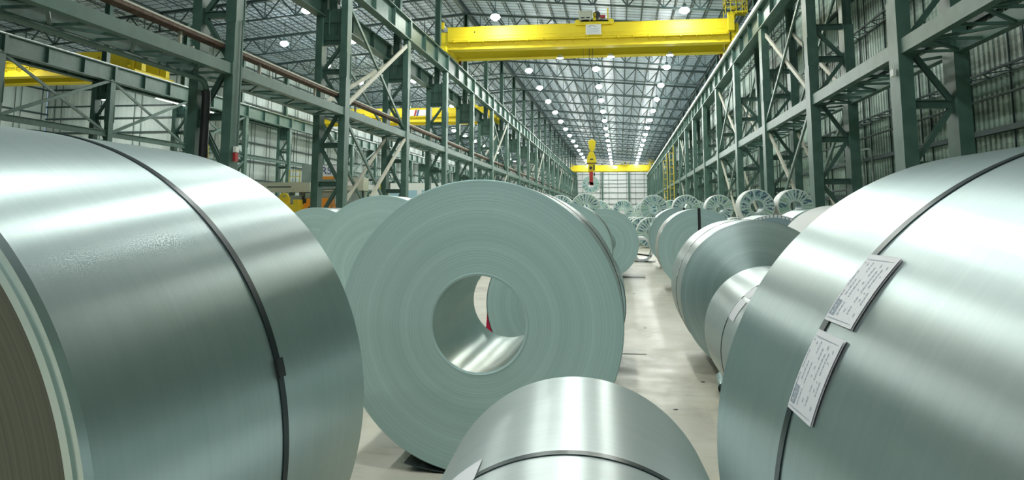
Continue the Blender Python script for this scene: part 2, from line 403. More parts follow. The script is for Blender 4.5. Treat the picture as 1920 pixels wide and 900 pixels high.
for k in range(-5, 20):
    for side in (1, -1):
        lim = 17 if side == 1 else 17
        for i in range(1, lim + 1):
            x = RIDGE_X + side * JW * i * (1 if side == 1 else (abs(XB1 + .2 - RIDGE_X) / 18 / JW))
            z = roof_z(x) - .06; y = Y0 + BAY * k
            if 2 <= k <= 9 or (k == 10 and side == 1):
                o = link('roof_joist', JM, None, (x, y, z)); cnt += 1
                nm = 'main hall' if side == 1 else 'left bay'
                w_ = ORD[k - 2] if k - 2 < len(ORD) else 'last'
                tag(o, 'slim lattice roof joist, %s from the ridge in the %s bay over the %s' % (ORD[i - 1], w_, nm), 'roof joist', 'joists in the %s bay of the %s roof' % (w_, nm))
            else: joist_mb(rest, x, y, y + BAY, z, k < 2)
for k in range(-5, 5):
    if k > 3: continue
    for i in range(1, 17):
        x = XB1 - i * 1.33; joist_mb(rest, x, Y0 + BAY * k, Y0 + BAY * (k + 1), roof_z(x) - .06, False)
tag(rest.build('roof_joists', DARK), 'remaining slim dark lattice joists under the rest of the roof', 'roof joists', kind='stuff')

# ------------------------------------------------------------------ lattice columns
ZRUN, ZRUNL = 14.31, 12.7        # rail heights: main hall, left bay
def column_parts(mats, xf, xb, wf, df, zf, zb, post=None, hi_back=False):
    """list of (name, mesh); xf front leg (towards main hall), xb back leg"""
    P = []; s = 1 if xb > xf else -1
    m = MB(); m.cbox((xf, 0, zf / 2), (wf, df, zf)); m.cbox((xf, 0, .03), (wf + .25, df + .2, .06))
    for y in (-1, 1): m.cbox((xf, y * (df / 2 + .0), 9.0), (wf + .06, .05, 1.3))
    P.append(('leg', m.mesh('leg', GREEN)))
    m = MB(); m.cbox((xb, 0, zb / 2), (wf, df, zb)); m.cbox((xb, 0, .03), (wf + .25, df + .2, .06))
    P.append(('leg', m.mesh('leg', GREEN)))
    a, b = xf + s * wf / 2, xb - s * wf / 2
    zs = [1.3, 3.1, 5.0, 6.95, 8.7, 10.2]
    for z in zs:
        m = MB(); m.hbeam((a, 0, z), (b, 0, z), .22, .26, .025); P.append(('strut', m.mesh('strut', GREEN)))
    flip = 0
    for z0, z1 in zip(zs, zs[1:]):
        m = MB()
        p, q = ((a, 0, z0 + .1), (b, 0, z1 - .1)) if flip else ((b, 0, z0 + .1), (a, 0, z1 - .1))
        m.hbeam(p, q, .16, .18, .02, up=(0, 1, 0)); flip ^= 1
        P.append(('diagonal_brace', m.mesh('diagonal_brace', GREEN)))
    m = MB(); xm = (xf + xb) / 2
    zt = min(zf, zb)
    m.box((min(a, b), -.03, 10.3), (max(a, b), .03, 11.9))       # gusset plate between the legs' heads
    for q in (-1, 1): m.box((min(a, b), q * .1 - .02, 11.2), (max(a, b), q * .1 + .02, 11.9))
    
    if post is not None or xb < 0: P.append(('gusset_plate', m.mesh('gusset_plate', GREEN)))
    if post is not None:
        m = MB(); m.hbeam((post, 0, 10.6), (post, 0, roof_z(post) - .75), .42, .42, .04, up=(1, 0, 0)); P.append(('roof_post', m.mesh('roof_post', GREEN)))
    return P
def make_column(parts, loc, label, group):
    t = thing('lattice_column', label, 'column', loc, 0, group)
    for nm, me in parts: link(nm, me, t)
    return t
CA = column_parts(None, XA0, XA1, .34, .62, ZRUN - 1.45, ZRUNL - 1.15, RIDGE_X)
CR = column_parts(None, XR0, XR1, .42, .85, ZRUN - 1.45, 10.2, None)
m = MB(); m.hbeam((XR1, 0, 10.2), (XR1, 0, 18.1), .55, .42, .04, up=(1, 0, 0)); CR.append(('roof_post', m.mesh('roof_post', GREEN)))
CB = column_parts(None, XB0, XB1, .34, .55, ZRUNL - 1.15, ZRUNL - 1.15, (XB0 + XB1) / 2)
NCOL = 21
protoA = protoR = protoB = None
for k in range(-2, NCOL):
    y = Y0 + BAY * k
    for nm, parts, side in (('central', CA, 'left of the main hall'), ('right', CR, 'against the right wall')):
        lb = 'green two-legged lattice column %s, %s from the camera end' % (side, ORD[k + 2]); gr = 'columns of the %s row' % nm
        p = protoA if nm == 'central' else protoR
        if p is None:
            c = make_column(parts, (0, y, 0), lb, gr)
            if nm == 'central': protoA = c
            else: protoR = c
        else: c = dup(p, (0, y, 0), None, lb, gr)
YB0, BBAY = 51.4, 10.4
KB = list(range(-7, 19))
for k in KB:
    y = YB0 + BBAY * k
    lb, gr = 'green lattice column beyond the left bay, %s from the camera end' % ORD[k + 7], 'columns beyond the left bay'
    if protoB is None: protoB = make_column(CB, (0, y, 0), lb, gr)
    else: dup(protoB, (0, y, 0), None, lb, gr)

def where(k, near, far):
    if k < 0: return 'nearest'
    return ORD[k + 1] if k < 9 else None
# runway girders, one per bay, with rail
def runway(x, z, y, ln, h, nm, k):
    key = (x, z, ln)
    if key not in RC:
        m = MB(); m.hbeam((0, 0, -h / 2 - .12), (0, ln, -h / 2 - .12), .52, h, .06)
        for q in (.0, .33, .66): 
            for sx in (-1, 1): m.cbox((sx * .13, q * ln + .25, -h / 2 - .12), (.24, .03, h - .1))
        m.cbox((0, .12, -h / 2 - .12), (.5, .22, h + .02))
        r = MB(); r.hbeam((0, 0, -.06), (0, ln, -.06), .10, .12, .025)
        c = MB()
        for sx in (-.5, .5): pass
        RC[key] = (m.mesh('girder', GREEN), r.mesh('rail', base('rail_steel', (.5, .55, .52), .3, .8)[0]))
    lb = 'deep green runway girder with rail %s, %s span' % (nm, ORD[k + KO])
    t = thing('runway_girder', lb, 'crane runway', (x, y, z), 0, 'runway girders ' + nm)
    link('girder', RC[key][0], t); link('rail', RC[key][1], t)
RC = {}; KO = 2
def midbeam(xf, xb, z, h, y, nm, k):
    key = ('m', xf, xb)
    if key not in RC:
        res = []
        for x in (xf, xb):
            m = MB(); m.beam((x, .32, -h / 2), (x, BAY - .32, -h / 2), .26, h)
            for e in (.34, BAY - .34): m.cbox((x, e, -h / 2), (.34, .03, h + .1))
            res.append(('beam', m.mesh('beam', GREEN)))
        m = MB(); n = 6; a, b = xf, xb
        for i in range(n):
            ya, yb = .4 + i * (BAY - .8) / n, .4 + (i + 1) * (BAY - .8) / n
            p, q = (a, b) if i % 2 else (b, a)
            m.beam((p, ya, -h + .06), (q, yb, -h + .06), .10, .08); m.beam((a, yb, -h + .06), (b, yb, -h + .06), .10, .08)
        res.append(('lacing', m.mesh('lacing', GREEN)))
        RC[key] = res
    lb = 'pair of green tie beams at mid-height %s, %s span' % (nm, ORD[k + 2])
    t = thing('tie_beam', lb, 'beam', (0, y, z), 0, 'tie beams ' + nm)
    for n_, me in RC[key]: link(n_, me, t)
for k in range(-2, NCOL - 1):
    y = Y0 + BAY * k
    runway(XA0, ZRUN, y, BAY, 1.35, 'along the left of the main hall', k)
    runway(XA1, ZRUNL, y, BAY, 1.05, 'on the left-bay side of the central columns', k)
    runway(XR0, ZRUN, y, BAY, 1.35, 'along the right of the main hall', k)
    midbeam(XA0, XA1, 6.85, .38, y, 'between the central columns', k)
    midbeam(XR0, XR1, 7.0, .46, y, 'between the right-hand columns', k)
KO = 7
for k in KB[:-1]:
    y = YB0 + BBAY * k
    runway(XB0, ZRUNL, y, BBAY, 1.2, 'on the outer side of the left bay', k)
    if k < 3: runway(XB1 - .1, ZRUNL, y, BBAY, 1.2, 'on the outermost bay side', k)
# long maintenance channel + conductor channel beside the right-hand rail
for k in range(-2, NCOL - 1):
    y = Y0 + BAY * k
    if 'cond' not in RC:
        m = MB(); m.beam((0, 0, 0), (0, BAY, 0), .14, .22); m2 = MB()
        for q in range(4): m2.beam((0, 1.2 + q * 2.8, -.05), (.45, 1.2 + q * 2.8, .1), .08, .08)
        m3 = MB(); m3.box((.25, 0, -.35), (1.6, BAY, -.30))
        RC['cond'] = (m.mesh('channel', WHITE), m2.mesh('bracket', GREEN), m3.mesh('walkway_plate', GREEN))
    t = thing('conductor_bar', 'pale conductor channel with brackets beside the right crane rail, %s length' % ORD[k + 2], 'conductor bar', (XR0 - .38, y, ZRUN - .12), 0, 'conductor channel lengths on the right')
    link('channel', RC['cond'][0], t); link('bracket', RC['cond'][1], t)
    t = thing('walkway', 'narrow green service walkway behind the right crane rail, %s length' % ORD[k + 2], 'walkway', (XR0, y, ZRUN), 0, 'service walkway lengths on the right')
    link('plate', RC['cond'][2], t)
# brown cable tray on posts above the central tie beams
m = MB(); m.box((-.2, 0, -.05), (.2, BAY, 0)); m.box((-.2, 0, 0), (-.16, BAY, .12)); m.box((.16, 0, 0), (.2, BAY, .12)); TR = m.mesh('tray', BROWN)
m = MB(); m.box((.20, 0, .06), (.215, BAY, .12)); TRE = m.mesh('edge_trim', TAN)
PO = []
for q in (.26, .76): m = MB(); m.box((-.05, BAY * q - .05, -.62), (.05, BAY * q + .05, -.05)); m.box((-.5, BAY * q - .04, -.62), (.5, BAY * q + .04, -.55)); PO.append(m.mesh('post', TAN))
for k in range(-2, NCOL - 1):
    lb = 'brown cable tray on posts above the central tie beams, %s span' % ORD[k + 2]
    t = thing('cable_tray', lb, 'cable tray', (XA0 - .45, Y0 + BAY * k, 7.5), 0, 'cable tray lengths')
    link('tray', TR, t); link('edge_trim', TRE, t)
    for p in PO: link('post', p, t)
# X bracing between columns
def xbrace(x, y, z0, z1, ln, label, group, tan_up=True, plain=False):
    t = thing('cross_brace', label, 'bracing', (x, y, 0), 0, group)
    key = ('x', z0, z1, ln)
    if key not in RC:
        a = MB(); a.beam((.07, .35, z0), (.07, ln - .35, z1), .10, .22); b = MB(); b.beam((-.07, .35, z1), (-.07, ln - .35, z0), .10, .18)
        c = MB(); c.cbox((0, ln / 2, (z0 + z1) / 2), (.26, .7, .5))
        RC[key] = (a.mesh('brace', TAN), b.mesh('brace', GREEN), c.mesh('gusset', GREEN), a.mesh('brace', GREEN), b.mesh('brace', TAN))  # tan copy of a green brace: lamp light painted into its colour
    M = RC[key]
    link('brace', M[3] if plain else M[0], t); link('brace', M[1], t)
for row, xs, ks, nm in (('A', (XA0, XA1), (1, 5, 9, 13, 17), 'central'), ('R', (XR0, XR1), (1, 3, 7, 11, 15), 'right')):
    for k in ks:
        for i, x in enumerate(xs):
            for j, (z0, z1) in enumerate(((.25, 6.4), (7.15, 12.4))):
                z1b = min(z1, 11.2) if (row == 'A' and i == 1) else z1
                lb = '%s crossed braces of the %s row, %s plane, after its %s column' % (('lower', 'upper')[j], nm, ('hall-side', 'rear')[i], ORD[k + 2])
                xbrace(x, Y0 + BAY * k, z0, z1b, BAY, lb, 'crossed braces of the %s row' % nm)
for k in KB:
    if -1 <= k < 2 or k in (5, 10):
        for j, (z0, z1) in enumerate(((1.0, 6.9), (7.65, 11.4))):
            xbrace(XB0, YB0 + BBAY * k, z0, z1, BBAY, '%s crossed green braces beyond the left bay, %s braced span' % (('lower', 'upper')[j], ORD[[-1, 0, 1, 5, 10].index(k)]), 'crossed braces beyond the left bay', plain=True)
for k in KB[:-1]:
    y = YB0 + BBAY * k
    t = thing('tie_beam', 'green tie beam between the outer left columns, %s span' % ORD[k + 7], 'beam', (XB0, y, 7.5), 0, 'outer left tie beams')
    m = MB(); m.hbeam((0, .3, 0), (0, BBAY - .3, 0), .25, .4, .03); link('beam', m.mesh('beam', GREEN), t)

# ------------------------------------------------------------------ high-bay lamps
m = MB(); m.lathe([(.16, .24), (.28, .19), (.36, .10), (.38, .0)], n=20); RM = m.mesh('refractor', REFR)  # glowing shell added for uplight and a rounder lamp glow
m = MB(); m.lathe([(.0, .55), (.10, .55), (.14, .50), (.16, .30), (.2, .22), (.0, .2)], n=20); HM = m.mesh('housing', DARK)
m = MB(); m.lathe([(.0, -.24), (.16, -.21), (.30, -.11), (.38, .0)], n=20); LM = m.mesh('lens', LENS)
m = MB(); m.tube([(0, 0, 0), (0, 0, 1)], .03, 6); DM = m.mesh('drop_rod', DARK)
protoL = None
def lamp(x, y, z, lb, gr):
    global protoL
    if protoL is None:
        t = thing('high_bay_lamp', lb, 'lamp', (x, y, z), 0, gr); link('housing', HM, t); link('refractor', RM, t); link('lens', LM, t); link('drop_rod', DM, t, (0, 0, .5)); protoL = t
    else: t = dup(protoL, (x, y, z), None, lb, gr)
    for c in t.children:
        if c.name.startswith('drop_rod'): c.scale = (1, 1, roof_z(x) - z - 1.1)
LZ = 15.2 + EYE
for k in range(-8, 18):
    y = 57.0 + BAY * k
    for x, nm in ((5.0, 'right'), (-2.25, 'middle'), (-9.3, 'left')):
        if k < {'right': -1, 'middle': -8, 'left': -8}[nm] or (k == 0 and nm == 'middle') or (nm == 'left' and k in (-4, -3)): continue
        lb, gr = 'round high-bay lamp, %s in the %s row over the main hall' % (ORD[k + 8], nm), '%s row of hall lamps' % nm
        lamp(x, y, LZ, lb, gr)
for k in range(0, 17):
    for x, y, nm in ((-23.6, 54.6 + 10.4 * k, 'inner'), (-30.2, 65.2 + 10.4 * k, 'outer')):
        lb, gr = 'round high-bay lamp over the left bay, %s in its %s row' % (ORD[k + 2], nm), '%s row of left-bay lamps' % nm
        lamp(x, y, 15.6 + EYE, lb, gr)
for y in (54, 68): lamp(-50, y, 13.0, 'high-bay lamp in the outer left bay under the crane, %s one' % {54: 'nearer', 68: 'farther'}[y], 'outer left bay lamps')

# ------------------------------------------------------------------ overhead cranes
def crane(label, loc, xl, xr, yoff, gz, gh, basket=True, sign=None, detail=True, trolley_x=None, lights=()):
    """loc z = rail height; girders run from xl to xr (world x), front face at y=0"""
    t = thing('bridge_crane', label, 'crane', loc, 0, 'overhead travelling cranes')
    ox = loc[0]; a, b = xl - ox, xr - ox
    z0 = gz; z1 = gz + gh
    for yy, nm in ((.0, 'f'), (yoff, 'b')):
        m = MB(); m.box((a + .4, yy, z0 + .05), (b - .4, yy + .75, z1 - .05)); m.box((a + .35, yy - .06, z1 - .05), (b - .35, yy + .81, z1)); m.box((a + .35, yy - .12, z0), (b - .35, yy + .87, z0 + .06))
        g = m.build('girder', YELLOW, t)
        if nm == 'f' and detail:
            # conduit channel and brackets on the front face
            m = MB(); m.add([(a + .6, -.02, z0 + .80), (b - .6, -.02, z0 + .80), (b - .6, -.42, z0 + .62), (a + .6, -.42, z0 + .62), (a + .6, -.42, z0 + .56), (b - .6, -.42, z0 + .56), (b - .6, -.02, z0 + .56), (a + .6, -.02, z0 + .56)],
                            [(0, 3, 2, 1), (3, 4, 5, 2), (4, 7, 6, 5), (0, 7, 4, 3), (1, 2, 5, 6)]); m.build('walkway_lip', YELLOW, t)
            m = MB(); m.tube([(a + .8, -.45, z0 + .98), (b - .8, -.45, z0 + .98)], .025, 6); m.build('handrail', YELLOW, t)
            x = a + 1.0
            while x < b - .8:
                m = MB(); m.beam((x, -.45, z0 + .50), (x, -.45, z0 + .98), .05, .05); m.beam((x, -.02, z0 + .40), (x, -.45, z0 + .55), .05, .05); m.build('bracket', YELLOW, t); x += 1.18
            for x in (a + 2.6, b - 3.5): m = MB(); m.lathe([(0, -.02), (.06, -.02), (.06, .02)], (x, 0, z0 + 1.42), 'Y', 12); m.build('port_hole', BLACK, t)
    for e, s in ((a, 1), (b, -1)):
        m = MB(); m.box((e - .25, -.7, .22), (e + .4 if s > 0 else e + .25, yoff + 1.5, .62)); m.box((e - .25, .1, .62), (e + .45 if s > 0 else e + .3, .65, z0 + gh * .8)); m.box((e - .25, yoff + .1, .62), (e + .45 if s > 0 else e + .3, yoff + .65, z0 + gh * .8))
        m.box((e - .2, -.9, .3), (e + .2, -.7, .5)); m.box((e - .16, -.1, z1 - .1), (e + .1, .14, z1 + .42))
        m.build('end_truck', YELLOW, t)
        for yy in (-.3, .6, yoff + .2, yoff + 1.1):
            m = MB(); m.lathe([(0, -.08), (.25, -.08), (.28, -.06), (.25, -.04), (.25, .08), (0, .08)], (e, yy, .25), 'X', 18); m.build('wheel', BLACK, t)
        m = MB(); m.box((e + s * .35, yoff + .75, .1), (e + s * .62, yoff + 1.0, .75)); m.build('bumper', BROWN, t)
    tx = (trolley_x if trolley_x is not None else (xl + xr) / 2) - ox
    m = MB(); m.box((tx - 1.35, -.34, z1 - .22), (tx + 1.35, -.10, z1 + .10)); m.box((tx - 1.35, -.34, z1 + .02), (tx + 1.35, .7, z1 + .10)); m.box((tx - 1.3, yoff + .1, z1 + .02), (tx + 1.3, yoff + .6, z1 + .3))
    m.box((tx - 1.25, .3, z1 + .08), (tx - 1.0, yoff + .4, z1 + .3)); m.box((tx + 1.0, .3, z1 + .08), (tx + 1.25, yoff + .4, z1 + .3))
    for q in (-1.3, 1.3): m.tube([(tx + q, -.4, z1 - .02), (tx + q, -.05, z1 - .02)], .22, 14)
    m.tube([(tx + 1.05, -.1, z1 + .1), (tx + 1.05, -.1, z1 + 1.15)], .05, 8); m.box((tx - .1, -.2, z1 + .1), (tx + .12, .5, z1 + .75)); tr = m.build('trolley', YELLOW, t)
    m = MB(); m.box((tx - 1.2, -.25, z1 + .22), (tx - .2, .9, z1 + .86)); m.box((tx - 1.26, -.3, z1 + .84), (tx - .15, .95, z1 + .92)); m.box((tx - 1.1, -.2, z1 + .1), (tx - 1.0, .8, z1 + .22)); m.box((tx - .4, -.2, z1 + .1), (tx - .3, .8, z1 + .22)); m.build('hoist_motor_cover', BEIGE, tr)
    m = MB()
    for q in (-1.05, -.65): m.box((tx + q, -.265, z1 + .32), (tx + q + .3, -.25, z1 + .42))
    m.build('vent', BLACK, tr)
    m = MB(); m.lathe([(0, 0), (.12, 0), (.12, .03), (.2, .03), (.2, 0), (.27, .0), (.27, .7), (0, .7)], (tx + .2, -.2, z1 + .62), 'Y', 24); m.build('winch_drum', BLACK, tr)
    m = MB(); m.box((tx + .45, -.1, z1 + .42), (tx + .85, .5, z1 + .58)); m.build('motor', RED, tr)
    if basket:
        m = MB(); bx0, bx1, by0, by1, bz = b - .75, b + .85, -.75, .3, z1 + .15
        for px, py in ((bx0, by0), (bx1, by0), (bx0, by1), (bx1, by1), ((bx0 + bx1) / 2, by0), (bx0 + .4, by0), (bx1 - .35, by0)):
            m.beam((px, py, bz), (px, py, bz + 1.35), .05, .05)
        for h in (.5, .9, 1.33):
            for p, q in (((bx0, by0), (bx1, by0)), ((bx1, by0), (bx1, by1)), ((bx0, by1), (bx1, by1)), ((bx0, by0), (bx0, by1))): m.beam((*p, bz + h), (*q, bz + h), .04, .04)
        m.beam((bx1, by0, bz + .1), (bx0 + .8, by0, bz + 1.3), .035, .035)
        m.box((bx0 + .7, by0, bz + .1), (bx1, by1, bz + .24)); m.build('service_basket', YELLOW, t)
        m = MB(); m.box((b - .55, -.62, z0 + .8), (b - .1, -.1, z1 + .35)); m.box((b - .25, -.68, z1 + .1), (b - .02, -.4, z1 + .8)); m.build('control_box', YELLOW, t)
        m = MB()
        for i in range(9): yy = .3 + i * (yoff + .8) / 8; m.beam((b - .45, yy, .75), (b - .45, yy, 1.25 if i % 2 else .75 + .45), .05, .05)
        for h in (.75, 1.2): m.beam((b - .45, .2, h), (b - .45, yoff + 1.2, h), .05, .05)
        m.build('rail_guard', YELLOW, t)
    for lx, ly in lights:
        m = MB(); m.lathe([(.0, .28), (.14, .28), (.30, .02), (.0, .02)], (lx - ox, ly, z0 - .30), n=18); ln = m.build('crane_light', WHITE, t)
        m = MB(); m.lathe([(.0, -.05), (.24, .0), (.28, .03)], (lx - ox, ly, z0 - .30), n=18); m.build('lens', LENS, ln)
    return t
c1 = crane('big yellow bridge crane spanning the main hall near the top of the view', (0, 59.0, ZRUN), -13.9, 8.9, 3.7, .42, 1.85, True, trolley_x=-1.75, lights=((-4.7, 3.0), (-.55, 3.0), (4.2, 3.0)))
# notice board on its girder
m = MB(); m.box((-2.42, -.50, 1.22), (-1.22, -.47, 2.02)); sg = m.build('sign_board', WHITE, c1); sg['label'] = 'white notice board on the girder'
m = MB()
for i in range(5): m.box((-2.3, -.505, 1.32 + i * .09), (-1.34 - .1 * (i % 2), -.502, 1.35 + i * .09))
m.box((-2.3, -.505, 1.82), (-2.0, -.502, 1.87)); m.build('writing', INK, sg)
m = MB(); m.tube([(-2.15 + .5 * i / 6, -.505, 1.88 + .08 * math.sin(i / 6 * 3.14) - .01 * i) for i in range(7)], .015, 5); m.build('swoosh', INKD, sg)
c2 = crane('small distant yellow bridge crane in front of the white end wall', (0, 224.0, ZRUN), -13.9, 8.9, 3.7, .1, 1.75, True, detail=False, trolley_x=1.4)
m = MB(); m.box((-1.7, -.05, .8), (-.6, -.02, 1.5)); m.build('sign_board', WHITE, c2)
c3 = crane('yellow bridge crane across the left bay, seen between the columns', (0, 91.5, ZRUNL), -37.6, -15.1, 2.6, .35, 1.75, False, trolley_x=-18.5)
c4 = crane('yellow bridge crane in the outermost left bay at the left edge', (0, 56.8, ZRUNL), -60.0, -38.9, 3.4, .35, 1.9, False, trolley_x=-52)
# lettered plate on the left-bay crane
m = MB(); m.box((-26.2, -.47, 1.05), (-23.2, -.44, 1.8)); sg = m.build('sign_board', WHITE, c3); sg['label'] = 'white plate with red and blue stripes'
m = MB(); m.add([(-25.0, -.475, 1.05), (-24.75, -.475, 1.05), (-24.55, -.475, 1.8), (-24.8, -.475, 1.8)], [(0, 1, 2, 3)]); m.build('red_stripe', RED, sg)
m = MB(); m.add([(-24.7, -.475, 1.05), (-24.45, -.475, 1.05), (-24.25, -.475, 1.8), (-24.5, -.475, 1.8)], [(0, 1, 2, 3)]); m.build('blue_stripe', INKD, sg)

# hoist ropes, hook block, C-hook and the coil it carries
HX, HY = -2.13, 61.0
t = thing('crane_hoist', 'long wire ropes from the near yellow crane down to its yellow hook block', 'hoist', (HX, HY, 0), 0)
for dx, dy in ((-.16, 0), (.16, 0), (-.10, .2), (.10, .2)):
    m = MB(); m.tube([(dx, dy, 7.6), (dx * .9, dy, 16.4)], .016, 5); m.build('rope', CABLE, t)
m = MB(); m.tube([(-.55, .1, 5.0), (-.62, .1, 16.4)], .010, 5); m.build('control_cable', CABLE, t)
m = MB()
m.lathe([(.0, -.17), (.26, -.17), (.30, -.12), (.30, .12), (.26, .17), (.0, .17)], (0, .1, 7.30), 'Y', 26); m.box((-.24, -.08, 6.85), (.24, .28, 7.3)); m.lathe([(.0, -.16), (.20, -.16), (.20, .16), (0, .16)], (0, .1, 6.85), 'Y', 20)
m.build('hook_block', YELLOW, t)
m = MB(); m.tube([(0, .1, 6.7), (0, .1, 6.45)], .07, 10); m.tube([(.0, .1, 6.48), (.12, .1, 6.38), (.13, .1, 6.24), (0, .1, 6.16), (-.12, .1, 6.22)], .06, 10); m.build('hook', BLACK, t)
t2 = thing('coil_lifter', 'yellow and red C-shaped coil lifter hanging from the hook block', 'lifter', (HX - .05, HY, 0), 0)
m = MB(); prof = [(-.14, 6.62), (.14, 6.62), (.30, 6.3), (.38, 5.85), (.38, 5.7), (-.38, 5.7), (-.38, 5.85), (-.30, 6.3)]
vs = [(x, -.15, z) for x, z in prof] + [(x, .35, z) for x, z in prof]; n = len(prof)
m.add(vs, [tuple(range(n)), tuple(range(2 * n - 1, n - 1, -1))] + [(i, i + n, (i + 1) % n + n, (i + 1) % n) for i in range(n)]); m.box((-.27, -.1, 5.1), (.27, .3, 5.7)); m.box((-.25, -.05, 4.95), (.12, .25, 5.15)); m.build('head', YELLOW, t2)
m = MB(); m.box((-.44, -.2, 5.66), (.44, .4, 5.73)); m.build('band', BROWN, t2)
m = MB(); m.lathe([(0, -.16), (.12, -.16), (.12, -.1)], (-.07, 0, 5.32), 'Y', 14); m.box((.14, -.12, 5.15), (.24, -.10, 5.55)); m.box((-.12, -.17, 5.95), (.14, -.14, 6.05)); m.box((.15, -.1, 4.6), (.25, .1, 4.95)); m.build('gearbox', BLACK, t2)
m = MB(); m.box((-.17, -.45, 4.0), (.11, -.2, 5.0)); m.box((-.17, -.45, 3.98), (.11, .95, 4.18)); m.box((-.17, -.2, 4.75), (.11, .1, 5.0)); m.build('lifting_arm', RED, t2)

# ------------------------------------------------------------------ steel coils
def coil(label, X, Yc, R, yn, yf, r=.29, a=0.0, edge=EDGE, sheet=SHEET, strap=None, name='steel_coil', seg=160, seal=None, face_straps=(), band=None, group='bare galvanised steel coils', lip=.0, Z=None):
    """axis along local Y; origin at the coil's axis, mid plane Yc; ends at yn and yf along the axis"""
    zc = R if Z is None else Z
    t = thing(name, label, 'steel coil', (X, Yc, 0), -a, group)
    n0, n1 = yn - Yc, yf - Yc
    ch = .006
    m = MB()
    prof = [(r, n1), (r, n0), (r + .012, n0 - .004), (r + .016, n0 - .004), (r + .018, n0), (R - .02, n0), (R - ch, n0), (R, n0 + ch), (R, n1 - ch), (R - ch, n1), (r, n1)]
    if lip: prof = [(r, n1), (r, n0), (R - .05, n0), (R - .045, n0 - lip * .6), (R - .03, n0 - lip * .6), (R - .028, n0), (R - .018, n0), (R - .015, n0 - lip), (R - ch, n0 - lip), (R, n0 + ch), (R, n1 - ch), (R - ch, n1), (r, n1)]
    mis = []
    for (ra, ha), (rb, hb) in zip(prof, prof[1:]):
        mis.append(2 if ra == rb == r else 0 if ra == rb == R else 0 if (lip and min(ra, rb) > R - .046) else 1)
    m.lathe(prof, (0, 0, 0), 'Y', seg, 0, mis)
    w = m.build('winding', [sheet, edge, BORE], t, (0, 0, zc))
    if strap is not None:
        for sy, sw in strap:
            m = MB(); e = .0035
            m.lathe([(R, sy - sw / 2), (R + e, sy - sw / 2), (R + e, sy + sw / 2), (R, sy + sw / 2)], (0, 0, 0), 'Y', seg); so = m.build('strap', STRAP, t, (0, 0, zc))
            if seal is not None:
                m = MB(); a0, a1 = math.radians(90 - seal + 1.6), math.radians(90 - seal - 1.6)
                m.lathe([(R + .003, sy - sw / 2 - .004), (R + .010, sy - sw / 2 - .004), (R + .010, sy + sw / 2 + .004), (R + .003, sy + sw / 2 + .004)], (0, 0, 0), 'Y', 6, a0=min(a0, a1), a1=max(a0, a1)); m.build('strap_seal', BLACK, so)
    for fa in face_straps:      # strap through the eye, over the top of the face
        m = MB(); c, s = math.sin(fa), math.cos(fa)
        pts = [((r - .004) * c, n0 - .006, (r - .004) * s), ((R + .004) * c, n0 - .006, (R + .004) * s), ((R + .004) * c, n1 + .006, (R + .004) * s), ((r - .004) * c, n1 + .006, (r - .004) * s)]
        for p, q in zip(pts, pts[1:] + pts[:1]): m.beam(p, q, .06, .006, up=(0, 1, 0) if abs(p[1] - q[1]) < .01 else (c, 0, s))
        m.build('eye_strap', BLACK, t, (0, 0, zc))
    if band:
        b0, b1 = band; m = MB(); m.lathe([(R, b0), (R + .002, b0), (R + .002, b1), (R, b1)], (0, 0, 0), 'Y', seg); m.build('paper_band', base('cream_band_paper', (.78, .74, .66), .5)[0], t, (0, 0, zc))
    return t
def curved_patch(m, R, a0, a1, y0, y1, n=10, mi=0, off=.004, lift=0.0):
    """patch on a cylinder; angles in degrees from the top, positive to +X"""
    vs = []
    for i in range(n + 1):
        a = math.radians(a0 + (a1 - a0) * i / n)
        for yy, o in ((y0, off + lift), (y1, off)):
            vs.append(((R + o) * math.sin(a), yy, (R + o) * math.cos(a)))
    m.add(vs, [(2 * i, 2 * i + 1, 2 * i + 3, 2 * i + 2) for i in range(n)], mi, True)
